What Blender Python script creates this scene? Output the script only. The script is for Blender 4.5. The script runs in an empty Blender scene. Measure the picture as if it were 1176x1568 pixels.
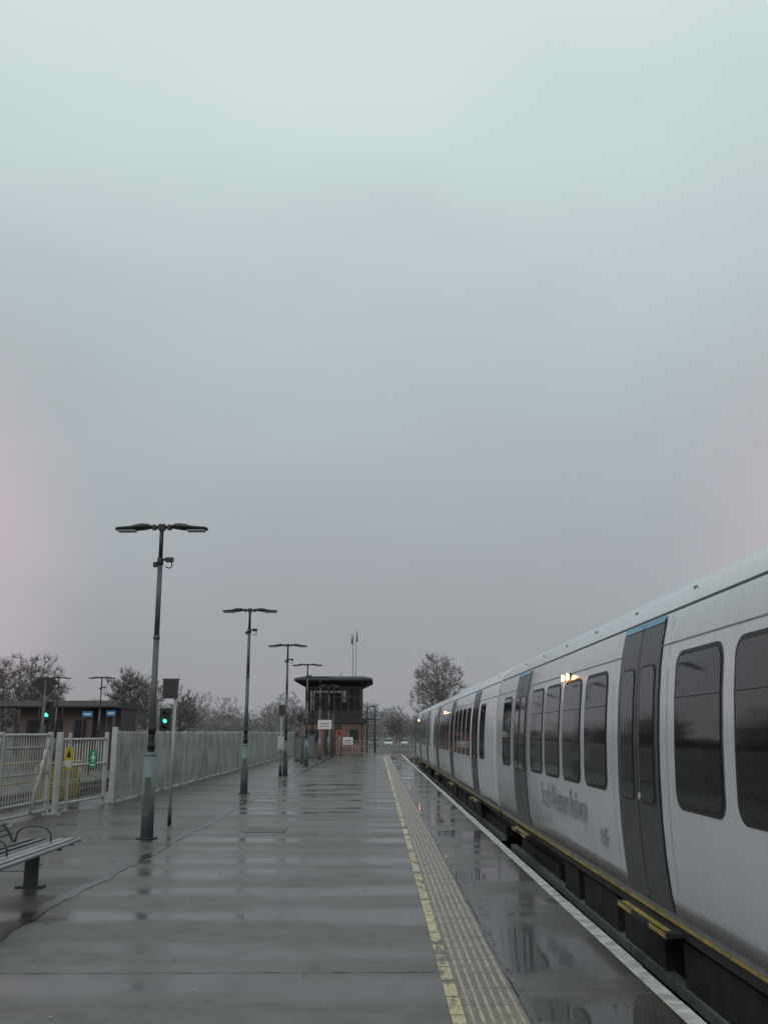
import bpy, math, random
import numpy as np
from mathutils import Vector, Matrix
random.seed(7)
C = bpy.context
scene = C.scene
scene.view_settings.view_transform = 'Standard'
try: scene.view_settings.look = 'None'
except Exception: pass
scene.view_settings.exposure = 0

# ---------------------------------------------------------------- materials
def nd(nt, typ, **kw):
    n = nt.nodes.new(typ)
    for k, v in kw.items():
        setattr(n, k, v)
    return n

def mat(name, col, rough=0.5, metal=0.0, var=0.15, vscale=6.0, bump=0.0, bscale=40.0, coat=0.0, emit=None, estr=0.0, stretch=(1, 1, 1), spec=0.5):
    m = bpy.data.materials.new(name); m.use_nodes = True
    nt = m.node_tree; b = nt.nodes['Principled BSDF']
    b.inputs['Roughness'].default_value = rough
    b.inputs['Metallic'].default_value = metal
    b.inputs['Coat Weight'].default_value = coat
    b.inputs['Coat Roughness'].default_value = 0.08
    b.inputs['Specular IOR Level'].default_value = spec
    tc = nd(nt, 'ShaderNodeTexCoord'); mp = nd(nt, 'ShaderNodeMapping')
    mp.inputs['Scale'].default_value = stretch
    nt.links.new(tc.outputs['Object'], mp.inputs['Vector'])
    nz = nd(nt, 'ShaderNodeTexNoise'); nz.inputs['Scale'].default_value = vscale; nz.inputs['Detail'].default_value = 6
    nt.links.new(mp.outputs[0], nz.inputs['Vector'])
    rp = nd(nt, 'ShaderNodeValToRGB')
    rp.color_ramp.elements[0].position = 0.3; rp.color_ramp.elements[1].position = 0.7
    rp.color_ramp.elements[0].color = [c * (1 - var) for c in col[:3]] + [1]
    rp.color_ramp.elements[1].color = [min(1, c * (1 + var)) for c in col[:3]] + [1]
    nt.links.new(nz.outputs['Fac'], rp.inputs['Fac'])
    nt.links.new(rp.outputs['Color'], b.inputs['Base Color'])
    if bump > 0:
        n2 = nd(nt, 'ShaderNodeTexNoise'); n2.inputs['Scale'].default_value = bscale; n2.inputs['Detail'].default_value = 4
        nt.links.new(tc.outputs['Object'], n2.inputs['Vector'])
        bp = nd(nt, 'ShaderNodeBump'); bp.inputs['Strength'].default_value = bump; bp.inputs['Distance'].default_value = 0.01
        nt.links.new(n2.outputs['Fac'], bp.inputs['Height']); nt.links.new(bp.outputs[0], b.inputs['Normal'])
    if emit:
        b.inputs['Emission Color'].default_value = list(emit) + [1]
        b.inputs['Emission Strength'].default_value = estr
    return m

def ramp(nt, src, p0, p1, c0=(0, 0, 0, 1), c1=(1, 1, 1, 1)):
    r = nd(nt, 'ShaderNodeValToRGB')
    r.color_ramp.elements[0].position = p0; r.color_ramp.elements[1].position = p1
    r.color_ramp.elements[0].color = c0; r.color_ramp.elements[1].color = c1
    nt.links.new(src, r.inputs['Fac']); return r.outputs['Color']

def noise(nt, vec, scale, detail=4, mscale=None, loc=None, rough=0.5):
    if mscale or loc:
        mp = nd(nt, 'ShaderNodeMapping')
        if mscale: mp.inputs['Scale'].default_value = mscale
        if loc: mp.inputs['Location'].default_value = loc
        nt.links.new(vec, mp.inputs['Vector']); vec = mp.outputs[0]
    n = nd(nt, 'ShaderNodeTexNoise'); n.inputs['Scale'].default_value = scale; n.inputs['Detail'].default_value = detail
    n.inputs['Roughness'].default_value = rough
    nt.links.new(vec, n.inputs['Vector']); return n.outputs['Fac']

def math_(nt, op, a, b=None):
    m = nd(nt, 'ShaderNodeMath', operation=op)
    for i, v in enumerate((a, b)):
        if v is None: continue
        if isinstance(v, (int, float)): m.inputs[i].default_value = v
        else: nt.links.new(v, m.inputs[i])
    return m.outputs[0]

def mixc(nt, f, a, b):
    m = nd(nt, 'ShaderNodeMix', data_type='RGBA')
    if isinstance(f, (int, float)): m.inputs[0].default_value = f
    else: nt.links.new(f, m.inputs[0])
    for i, v in ((6, a), (7, b)):
        if isinstance(v, (tuple, list)): m.inputs[i].default_value = v
        else: nt.links.new(v, m.inputs[i])
    return m.outputs[2]

def wet_mat(name, dry, wetc, r_dry, r_wet, bands=True, lo=0.42, hi=0.6, brick=None, bumpk=0.35, s_dry=0.3, s_wet=0.5):
    m = bpy.data.materials.new(name); m.use_nodes = True
    nt = m.node_tree; b = nt.nodes['Principled BSDF']
    tc = nd(nt, 'ShaderNodeTexCoord'); v = tc.outputs['Object']
    blot = noise(nt, v, 0.7, 5)
    if bands:
        bd = noise(nt, v, 1.0, 5, mscale=(0.16, 1.0, 1), rough=0.55)
        bd2 = noise(nt, v, 1.0, 3, mscale=(0.05, 0.42, 1), loc=(3, 7, 0))
        wv = nd(nt, 'ShaderNodeTexWave'); wv.wave_type = 'BANDS'; wv.bands_direction = 'Y'
        wv.inputs['Scale'].default_value = 0.25; wv.inputs['Distortion'].default_value = 3.5; wv.inputs['Detail'].default_value = 4; wv.inputs['Detail Scale'].default_value = 0.8
        mpw = nd(nt, 'ShaderNodeMapping'); mpw.inputs['Scale'].default_value = (0.4, 1, 1); nt.links.new(v, mpw.inputs[0]); nt.links.new(mpw.outputs[0], wv.inputs['Vector'])
        s = math_(nt, 'ADD', math_(nt, 'MULTIPLY', bd, 0.45), math_(nt, 'ADD', math_(nt, 'MULTIPLY', blot, 0.28), math_(nt, 'MULTIPLY', wv.outputs['Fac'], 0.09)))
        s = math_(nt, 'ADD', s, math_(nt, 'MULTIPLY', bd2, 0.18))
    else:
        s = blot
    wet = ramp(nt, s, lo, hi)
    fine = noise(nt, v, 45, 5)
    med = noise(nt, v, 4, 6, rough=0.65)
    big = noise(nt, v, 0.35, 4, loc=(5, 2, 0))
    colv = mixc(nt, wet, dry + (1,), wetc + (1,))
    mul = nd(nt, 'ShaderNodeMix', data_type='RGBA', blend_type='MULTIPLY'); mul.inputs[0].default_value = 1
    nt.links.new(colv, mul.inputs[6])
    tx = math_(nt, 'ADD', math_(nt, 'MULTIPLY', fine, 0.40), math_(nt, 'ADD', math_(nt, 'MULTIPLY', med, 0.40), math_(nt, 'MULTIPLY', big, 0.2)))
    tex = ramp(nt, tx, 0.38, 0.62, (0.55, 0.55, 0.55, 1), (1.25, 1.25, 1.25, 1))
    nt.links.new(tex, mul.inputs[7])
    out = mul.outputs[2]
    if brick:
        bk = nd(nt, 'ShaderNodeTexBrick')
        bk.offset = 0.0 if brick[3] else 0.5
        bk.inputs['Scale'].default_value = 1.0
        bk.inputs['Brick Width'].default_value = brick[0]; bk.inputs['Row Height'].default_value = brick[1]
        bk.inputs['Mortar Size'].default_value = brick[2]; bk.inputs['Mortar Smooth'].default_value = 0.2
        bk.inputs['Color1'].default_value = (1, 1, 1, 1); bk.inputs['Color2'].default_value = (0.80, 0.80, 0.80, 1); bk.inputs['Mortar'].default_value = (0.42, 0.42, 0.42, 1)
        nt.links.new(v, bk.inputs['Vector'])
        mu = nd(nt, 'ShaderNodeMix', data_type='RGBA', blend_type='MULTIPLY'); mu.inputs[0].default_value = 1
        nt.links.new(out, mu.inputs[6]); nt.links.new(bk.outputs['Color'], mu.inputs[7]); out = mu.outputs[2]
    nt.links.new(out, b.inputs['Base Color'])
    def mr(a, c):
        q = nd(nt, 'ShaderNodeMapRange'); nt.links.new(wet, q.inputs[0])
        q.inputs[3].default_value = a; q.inputs[4].default_value = c; return q.outputs[0]
    nt.links.new(mr(r_dry, r_wet), b.inputs['Roughness'])
    nt.links.new(mr(s_dry, s_wet), b.inputs['Specular IOR Level'])
    inv = math_(nt, 'SUBTRACT', 1.08, wet)
    h = math_(nt, 'MULTIPLY', fine, inv)
    ub = noise(nt, v, 1.0, 3, mscale=(0.6, 4.0, 1))
    h2 = math_(nt, 'ADD', h, math_(nt, 'MULTIPLY', ub, 0.8))
    bp = nd(nt, 'ShaderNodeBump'); bp.inputs['Strength'].default_value = bumpk; bp.inputs['Distance'].default_value = 0.006
    nt.links.new(h2, bp.inputs['Height']); nt.links.new(bp.outputs[0], b.inputs['Normal'])
    return m

# ---------------------------------------------------------------- mesh builder
class MB:
    def __init__(s): s.v = []; s.f = []; s.mi = []; s.mats = []; s.sm = []
    def mid(s, m):
        if m not in s.mats: s.mats.append(m)
        return s.mats.index(m)
    def poly(s, pts, m, smooth=False):
        i = len(s.v); s.v += [tuple(p) for p in pts]; s.f.append(tuple(range(i, i + len(pts)))); s.mi.append(s.mid(m)); s.sm.append(smooth)
    def box(s, x0, x1, y0, y1, z0, z1, m):
        i = len(s.v)
        s.v += [(x0, y0, z0), (x1, y0, z0), (x1, y1, z0), (x0, y1, z0), (x0, y0, z1), (x1, y0, z1), (x1, y1, z1), (x0, y1, z1)]
        for f in ((0, 3, 2, 1), (4, 5, 6, 7), (0, 1, 5, 4), (1, 2, 6, 5), (2, 3, 7, 6), (3, 0, 4, 7)):
            s.f.append(tuple(i + k for k in f)); s.mi.append(s.mid(m)); s.sm.append(False)
    def cyl(s, p0, p1, r0, r1=None, n=10, m=None, cap=True):
        if r1 is None: r1 = r0
        p0 = Vector(p0); p1 = Vector(p1); d = (p1 - p0).normalized()
        a = d.cross(Vector((0, 0, 1)))
        if a.length < 1e-3: a = Vector((1, 0, 0))
        a.normalize(); b = d.cross(a)
        i = len(s.v)
        for p, r in ((p0, r0), (p1, r1)):
            for k in range(n):
                t = 2 * math.pi * k / n
                s.v.append(tuple(p + a * math.cos(t) * r + b * math.sin(t) * r))
        mi = s.mid(m)
        for k in range(n):
            k2 = (k + 1) % n
            s.f.append((i + k, i + n + k, i + n + k2, i + k2)); s.mi.append(mi); s.sm.append(n > 5)
        if cap:
            s.f.append(tuple(i + k for k in range(n))); s.mi.append(mi); s.sm.append(False)
            s.f.append(tuple(i + n + k for k in reversed(range(n)))); s.mi.append(mi); s.sm.append(False)
    def tube(s, pts, r, m, n=8):
        for a, b in zip(pts[:-1], pts[1:]): s.cyl(a, b, r, r, n, m)
    def loft(s, rings, m, cap=True, smooth=False, closed=True):
        i0 = len(s.v); n = len(rings[0]); mi = s.mid(m)
        for r in rings: s.v += [tuple(p) for p in r]
        for j in range(len(rings) - 1):
            for k in range(n if closed else n - 1):
                k2 = (k + 1) % n
                s.f.append((i0 + j * n + k, i0 + j * n + k2, i0 + (j + 1) * n + k2, i0 + (j + 1) * n + k)); s.mi.append(mi); s.sm.append(smooth)
        if cap:
            s.f.append(tuple(i0 + k for k in reversed(range(n)))); s.mi.append(mi); s.sm.append(False)
            s.f.append(tuple(i0 + (len(rings) - 1) * n + k for k in range(n))); s.mi.append(mi); s.sm.append(False)
    def build(s, name, parent=None, loc=(0, 0, 0), bevel=0, rot=0):
        me = bpy.data.meshes.new(name); me.from_pydata(s.v, [], s.f)
        for m in s.mats: me.materials.append(m)
        me.polygons.foreach_set('material_index', s.mi); me.polygons.foreach_set('use_smooth', s.sm)
        me.update()
        o = bpy.data.objects.new(name, me); C.collection.objects.link(o); o.location = loc; o.rotation_euler = (0, 0, rot)
        if parent: o.parent = parent
        if bevel:
            bv = o.modifiers.new('b', 'BEVEL'); bv.width = bevel; bv.segments = 2; bv.limit_method = 'ANGLE'
        return o
def empty(name, loc=(0, 0, 0)):
    e = bpy.data.objects.new(name, None); C.collection.objects.link(e); e.location = loc; return e

# ---------------------------------------------------------------- colours
M_plat = wet_mat('platform_concrete_wet', (0.125, 0.115, 0.107), (0.055, 0.051, 0.048), 0.45, 0.14, lo=0.44, hi=0.57, s_dry=0.25)
M_asph = wet_mat('platform_asphalt_wet', (0.092, 0.084, 0.079), (0.047, 0.043, 0.041), 0.45, 0.16, s_dry=0.25)
M_edge = wet_mat('platform_edge_slabs_wet', (0.105, 0.098, 0.09), (0.05, 0.047, 0.044), 0.36, 0.04, bands=False, lo=0.43, hi=0.54, brick=(0.9, 0.75, 0.010, True), bumpk=0.2)
M_tact = wet_mat('tactile_paving', (0.26, 0.215, 0.17), (0.15, 0.125, 0.10), 0.45, 0.25, brick=(0.4, 0.4, 0.010, True))
M_ballast = mat('ballast', (0.07, 0.06, 0.055), 0.95, var=0.5, vscale=14, bump=1.0, bscale=25)
M_ground = mat('rough_ground', (0.10, 0.10, 0.085), 0.9, var=0.4, vscale=0.6, bump=0.5, bscale=8)
M_crack = mat('wet_joint', (0.022, 0.02, 0.02), 0.22, var=0.4)
M_wall = mat('platform_wall', (0.05, 0.045, 0.04), 0.8, var=0.4, vscale=8)
M_galv = mat('galvanised_steel', (0.32, 0.32, 0.295), 0.5, 0.0, var=0.28, vscale=1.5)
M_galv2 = mat('galvanised_pale', (0.42, 0.425, 0.40), 0.45, 0.0, var=0.18, vscale=4)
M_lamp = mat('lamp_column_paint', (0.13, 0.165, 0.17), 0.42, var=0.2, vscale=5)
M_lampd = mat('lamp_column_upper', (0.09, 0.10, 0.102), 0.42, var=0.2, vscale=5)
M_dark = mat('dark_metal', (0.03, 0.032, 0.034), 0.5, var=0.2)
M_lens = mat('lamp_lens', (0.35, 0.37, 0.38), 0.25, var=0.1)
M_black = mat('black_rubber', (0.012, 0.012, 0.013), 0.55, var=0.2)
M_under = mat('underframe_grime', (0.022, 0.02, 0.019), 0.8, var=0.5, vscale=3)
M_yel = mat('safety_yellow', (0.34, 0.25, 0.06), 0.55, var=0.4, vscale=5)
M_glass = mat('window_glass', (0.012, 0.0125, 0.014), 0.05, var=0.2, vscale=1, spec=0.42)
M_door = mat('door_paint', (0.042, 0.047, 0.053), 0.38, var=0.12, coat=0.1, spec=0.4)
M_blue = mat('light_blue_panel', (0.10, 0.32, 0.48), 0.35, var=0.1)
M_txt = mat('lettering_grey', (0.25, 0.27, 0.30), 0.4, var=0.05)
M_orange = mat('indicator_light', (1, 0.5, 0.2), 0.3, emit=(1.0, 0.42, 0.16), estr=14)
M_rail = mat('rail_steel', (0.12, 0.09, 0.07), 0.4, 0.6, var=0.3)

def body_mat():
    m = bpy.data.materials.new('train_body_paint'); m.use_nodes = True
    nt = m.node_tree; b = nt.nodes['Principled BSDF']
    tc = nd(nt, 'ShaderNodeTexCoord'); v = tc.outputs['Object']
    st = noise(nt, v, 1.0, 5, mscale=(2, 0.5, 4))
    vert = noise(nt, v, 1.0, 6, mscale=(1, 7, 0.5), rough=0.6)
    base = mixc(nt, st, (0.56, 0.585, 0.62, 1), (0.63, 0.655, 0.685, 1))
    dirt = ramp(nt, vert, 0.35, 0.75, (1, 1, 1, 1), (0.93, 0.92, 0.905, 1))
    mu = nd(nt, 'ShaderNodeMix', data_type='RGBA', blend_type='MULTIPLY'); mu.inputs[0].default_value = 1
    nt.links.new(base, mu.inputs[6]); nt.links.new(dirt, mu.inputs[7])
    sx = nd(nt, 'ShaderNodeSeparateXYZ'); nt.links.new(v, sx.inputs[0])
    low = nd(nt, 'ShaderNodeMapRange'); low.inputs[1].default_value = 0.3; low.inputs[2].default_value = 0.95
    low.inputs[3].default_value = 0.38; low.inputs[4].default_value = 0
    nt.links.new(sx.outputs[2], low.inputs[0])
    fac = math_(nt, 'MULTIPLY', low.outputs[0], math_(nt, 'ADD', vert, 0.3))
    out = mixc(nt, fac, mu.outputs[2], (0.3, 0.285, 0.27, 1))
    nt.links.new(out, b.inputs['Base Color'])
    b.inputs['Roughness'].default_value = 0.3; b.inputs['Coat Weight'].default_value = 0.5; b.inputs['Coat Roughness'].default_value = 0.1
    # very slight panel ripple
    rip = noise(nt, v, 1.0, 2, mscale=(1, 1.6, 2.2))
    bp = nd(nt, 'ShaderNodeBump'); bp.inputs['Strength'].default_value = 0.25; bp.inputs['Distance'].default_value = 0.012
    nt.links.new(rip, bp.inputs['Height']); nt.links.new(bp.outputs[0], b.inputs['Normal']); nt.links.new(bp.outputs[0], b.inputs['Coat Normal'])
    return m
M_body = body_mat()
M_body2 = mat('train_skirt_grey', (0.17, 0.18, 0.19), 0.45, var=0.25)

# ---------------------------------------------------------------- world
w = bpy.data.worlds.new('World'); scene.world = w; w.use_nodes = True
nt = w.node_tree; nt.nodes.clear()
out = nd(nt, 'ShaderNodeOutputWorld')
tc = nd(nt, 'ShaderNodeTexCoord'); v = tc.outputs['Generated']
sx = nd(nt, 'ShaderNodeSeparateXYZ'); nt.links.new(v, sx.inputs[0])
def s2l(c): return tuple((x / 255 / 12.92 if x / 255 <= 0.04045 else ((x / 255 + 0.055) / 1.055) ** 2.4) for x in c) + (1,)
cr = nd(nt, 'ShaderNodeValToRGB'); cr.color_ramp.interpolation = 'B_SPLINE'
stops = [(0.0, (150, 151, 156)), (0.06, (153, 154, 159)), (0.115, (157, 159, 164)), (0.216, (165, 171, 175)), (0.347, (176, 186, 189)), (0.497, (190, 206, 208)), (0.64, (210, 227, 225)), (1.0, (216, 231, 229))]
e = cr.color_ramp.elements
e[0].position = 0; e[0].color = s2l(stops[0][1]); e[1].position = 1; e[1].color = s2l(stops[-1][1])
for p, c in stops[1:-1]:
    q = e.new(p); q.color = s2l(c)
cl = noise(nt, v, 2.2, 4, mscale=(1, 1, 2.2), rough=0.5)
zz = math_(nt, 'ADD', sx.outputs[2], math_(nt, 'MULTIPLY', math_(nt, 'SUBTRACT', cl, 0.48), 0.24))
zz = math_(nt, 'MAXIMUM', zz, 0.0)
nt.links.new(zz, cr.inputs['Fac'])
# left side tint wider and taller than the right one
side = nd(nt, 'ShaderNodeMapRange'); side.inputs[1].default_value = -0.1; side.inputs[2].default_value = 0.1; side.inputs[3].default_value = 0.72; side.inputs[4].default_value = 0.42
nt.links.new(sx.outputs[0], side.inputs[0])
ax = math_(nt, 'ABSOLUTE', sx.outputs[0])
mk = nd(nt, 'ShaderNodeMapRange', interpolation_type='SMOOTHSTEP'); mk.inputs[1].default_value = 0.27; mk.inputs[2].default_value = 0.43
nt.links.new(math_(nt, 'ADD', ax, math_(nt, 'MULTIPLY', math_(nt, 'SUBTRACT', cl, 0.5), 0.12)), mk.inputs[0])
zr = nd(nt, 'ShaderNodeValToRGB'); zr.color_ramp.interpolation = 'EASE'
ze = zr.color_ramp.elements
ze[0].position = 0.0; ze[0].color = (0.2, 0.2, 0.2, 1); ze[1].position = 0.46; ze[1].color = (0, 0, 0, 1)
q = ze.new(0.10); q.color = (0.8, 0.8, 0.8, 1); q = ze.new(0.20); q.color = (1, 1, 1, 1)
nt.links.new(sx.outputs[2], zr.inputs['Fac'])
pf = math_(nt, 'MULTIPLY', math_(nt, 'MULTIPLY', mk.outputs[0], zr.outputs['Color']), side.outputs[0])
skyc = mixc(nt, pf, cr.outputs['Color'], s2l((208, 184, 194)))
bg1 = nd(nt, 'ShaderNodeBackground'); nt.links.new(skyc, bg1.inputs['Color']); bg1.inputs['Strength'].default_value = 1.02
sk = nd(nt, 'ShaderNodeTexSky'); sk.sky_type = 'NISHITA'; sk.sun_disc = False
sk.sun_elevation = math.radians(35); sk.sun_rotation = math.radians(200)
bg2 = nd(nt, 'ShaderNodeBackground'); nt.links.new(sk.outputs[0], bg2.inputs['Color']); bg2.inputs['Strength'].default_value = 0.08
mx = nd(nt, 'ShaderNodeMixShader'); mx.inputs[0].default_value = 0.05
nt.links.new(bg1.outputs[0], mx.inputs[1]); nt.links.new(bg2.outputs[0], mx.inputs[2]); nt.links.new(mx.outputs[0], out.inputs[0])
sl = bpy.data.lights.new('sun', 'SUN'); sl.energy = 0.5; sl.angle = math.radians(30); sl.color = (1, 0.95, 0.91)
so = bpy.data.objects.new('sun', sl); C.collection.objects.link(so); so.rotation_euler = (math.radians(55), 0, math.radians(-20))

# ---------------------------------------------------------------- camera
cam = bpy.data.cameras.new('camera'); co = bpy.data.objects.new('camera', cam); C.collection.objects.link(co)
co.location = (0, 0, 1.65); co.rotation_euler = (math.radians(90 + 13.1), 0, math.radians(-0.39))
cam.sensor_fit = 'VERTICAL'; cam.sensor_height = 36; cam.lens = 33.3; cam.clip_end = 5000; cam.clip_start = 0.05
scene.camera = co

# ---------------------------------------------------------------- ground & platform
g = MB(); g.poly([(-2500, -2500, -0.95), (2500, -2500, -0.95), (2500, 2500, -0.95), (-2500, 2500, -0.95)], M_ground); g.build('ground')
g = MB(); g.poly([(1.92, -30, -0.946), (12, -30, -0.946), (12, 140, -0.946), (1.92, 140, -0.946)], M_ballast)
g.poly([(-16, -30, -0.946), (-7.62, -30, -0.946), (-7.62, 140, -0.946), (-16, 140, -0.946)], M_ballast)
g.build('track_ballast')
PE = 74.0
pl = empty('platform')
g = MB()
g.poly([(-3.15, -25, 0), (1.80, -25, 0), (1.80, PE, 0), (-3.15, PE, 0)], M_plat)
g.build('surface', pl)
g = MB(); g.poly([(-7.6, -25, 0), (-3.15, -25, 0), (-3.15, 96, 0), (-7.6, 96, 0)], M_asph); g.build('asphalt_side', pl)
g = MB(); g.poly([(-3.15, PE, 0), (1.80, PE, 0), (0.6, PE + 8, -0.94), (-3.15, PE + 8, -0.94)], M_plat)
g.poly([(1.92, -25, -0.1), (1.92, PE, -0.1), (1.92, PE, -0.95), (1.92, -25, -0.95)], M_wall)
g.box(-7.6, -7.5, -25, 96, -0.95, -0.01, M_wall)
g.build('walls', pl)
M_nose = mat('white_edge_paint', (0.50, 0.49, 0.46), 0.45, var=0.45, vscale=6, bump=0.3)
M_nose2 = mat('coping_side', (0.2, 0.2, 0.19), 0.6, var=0.4)
g = MB()
y = -25.0
while y < PE:
    L = 0.9
    j = random.uniform(-0.006, 0.006)
    g.box(1.80, 1.915 + j, y + 0.004, y + L - 0.004, -0.10, 0.006 + random.uniform(-0.002, 0.002), M_nose)
    g.box(1.805, 1.918 + j, y + 0.004, y + L - 0.004, -0.2, -0.101, M_nose2)
    y += L
g.build('coping', pl, bevel=0.006)
g = MB(); g.poly([(0.90, -25, 0.004), (1.80, -25, 0.004), (1.80, PE, 0.004), (0.90, PE, 0.004)], M_edge); g.build('edge_slabs', pl)
g = MB(); g.poly([(0.53, -25, 0.004), (0.895, -25, 0.004), (0.895, PE, 0.004), (0.53, PE, 0.004)], M_tact)
M_rib = mat('tactile_rib', (0.34, 0.285, 0.225), 0.42, var=0.4, vscale=7)
for k in range(6):
    x = 0.565 + k * 0.058
    yy = -4.0
    while yy < PE:
        seg = 0.385
        if yy > 30: seg = 3.19
        g.box(x - 0.011, x + 0.011, yy, yy + seg, 0.003, 0.0095, M_rib)
        yy += seg + 0.015
g.build('tactile_paving', pl)
def yl_mat():
    m = mat('yellow_line_worn', (0.50, 0.42, 0.23), 0.45, var=0.25, vscale=9)
    nt = m.node_tree; b = nt.nodes['Principled BSDF']
    tc = [n for n in nt.nodes if n.type == 'TEX_COORD'][0]
    wn = noise(nt, tc.outputs['Object'], 1.6, 8, mscale=(2.2, 1, 1), rough=0.78)
    f = ramp(nt, wn, 0.485, 0.535)
    old = b.inputs['Base Color'].links[0].from_socket
    nt.links.new(mixc(nt, f, old, (0.13, 0.118, 0.10, 1)), b.inputs['Base Color'])
    return m
M_yl = yl_mat()
M_cream = mat('cream_line', (0.5, 0.45, 0.33), 0.5, var=0.3, vscale=8)
g = MB()
yy = -25.0
while yy < 34:
    g.poly([(0.44, yy + 0.006, 0.004), (0.525, yy + 0.006, 0.004), (0.525, yy + 0.394, 0.004), (0.44, yy + 0.394, 0.004)], M_yl if yy < 12 or random.random() < 0.7 else M_cream); yy += 0.4
yy = 34.2
while yy < 65.9:
    g.poly([(0.44, yy, 0.004), (0.525, yy, 0.004), (0.525, min(66, yy + 1.6), 0.004), (0.44, min(66, yy + 1.6), 0.004)], M_cream if random.random() < 0.8 else M_yl); yy += 1.6
for i in range(10):
    a0 = i / 10; a1 = (i + 1) / 10
    f = lambda a: (0.44 - 1.3 * a * a, 66 + 7 * a)
    x0, y0 = f(a0); x1, y1 = f(a1)
    g.poly([(x0, y0, 0.005), (x0 + 0.1, y0, 0.005), (x1 + 0.1, y1, 0.005), (x1, y1, 0.005)], M_cream)
g.build('yellow_line', pl)
def ribbon(g, x0, w, z, amp, y0, y1, step=0.2, m=M_crack):
    xs = []; y = y0; off = 0
    while y < y1:
        off = off * 0.9 + random.uniform(-amp, amp)
        xs.append((x0 + off, y, w * random.uniform(0.5, 1.4))); y += step
    for a, b in zip(xs[:-1], xs[1:]):
        g.poly([(a[0] - a[2], a[1], z), (a[0] + a[2], a[1], z), (b[0] + b[2], b[1], z), (b[0] - b[2], b[1], z)], m)
g = MB()
ribbon(g, -3.15, 0.07, 0.005, 0.02, 2, 74)
ribbon(g, 0.905, 0.009, 0.009, 0.006, 0, 60, 0.12)
# transverse construction joints, irregular, thin
for yy in (7.25, 13.6, 20.1, 26.4, 33, 39.5, 46):
    x = -3.08; off = 0
    while x < 0.4:
        o2 = off * 0.9 + random.uniform(-0.008, 0.008); wv_ = random.uniform(0.004, 0.010)
        g.poly([(x, yy + off - wv_, 0.0045), (x + 0.12, yy + o2 - wv_, 0.0045), (x + 0.12, yy + o2 + wv_, 0.0045), (x, yy + off + wv_, 0.0045)], M_crack)
        off = o2; x += 0.12
g.build('joints', pl)
# inspection cover
g = MB()
M_iron = mat('cast_iron', (0.045, 0.04, 0.038), 0.4, var=0.4, vscale=20, bump=0.5, bscale=60)
for cx, cy, s_ in ((-1.9, 17.2, 0.3), (-4.6, 12.6, 0.28)):
    g.box(cx - s_, cx + s_, cy - s_ * 1.2, cy + s_ * 1.2, -0.01, 0.006, M_iron)
    g.box(cx - s_ - 0.025, cx - s_ - 0.003, cy - s_ * 1.2, cy + s_ * 1.2, -0.01, 0.009, M_iron); g.box(cx + s_ + 0.003, cx + s_ + 0.025, cy - s_ * 1.2, cy + s_ * 1.2, -0.01, 0.009, M_iron)
g.build('inspection_cover')
g = MB()
M_fleck = mat('leaf_litter', (0.03, 0.027, 0.024), 0.7, var=0.4)
M_fleck2 = mat('pale_litter', (0.35, 0.34, 0.32), 0.7, var=0.4)
for i in range(750):
    x = random.choice([random.uniform(-3, 1.7), random.gauss(0.93, 0.03), random.uniform(-6, 1.7), random.gauss(-3.15, 0.12)]); y = random.uniform(3, 34)
    if 0.4 < x < 0.9: continue
    r = random.uniform(0.004, 0.018); a = random.uniform(0, 6.28)
    pts = []
    for k in range(5):
        t = a + k * 1.257; rr = r * random.uniform(0.5, 1.2)
        pts.append((x + math.cos(t) * rr, y + math.sin(t) * rr, 0.0105))
    g.poly(pts, M_fleck if random.random() < 0.85 else M_fleck2)
g.build('leaf_litter')
g = MB()
def railpath(xc, curve):
    pts = []
    y = -20
    while y <= 150:
        cx = xc + (curve * max(0, y - 70) ** 2 * 0.0016)
        pts.append((cx, y)); y += 5
    return pts
for xc, cv in ((3.52, 1), (-10.2, 0.0), (-13.6, 0.0), (7.2, 1)):
    P = railpath(xc, cv)
    for s in (-0.72, 0.72):
        g.loft([[(x + s - 0.035, y, -0.88), (x + s + 0.035, y, -0.88), (x + s + 0.035, y, -0.74), (x + s - 0.035, y, -0.74)] for x, y in P], M_rail)
    for x, y in P:
        for k in range(7):
            yy = y + k * 0.7
            g.box(x - 1.25, x + 1.25, yy, yy + 0.25, -0.94, -0.87, M_wall)
g.build('railway_track')

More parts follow.
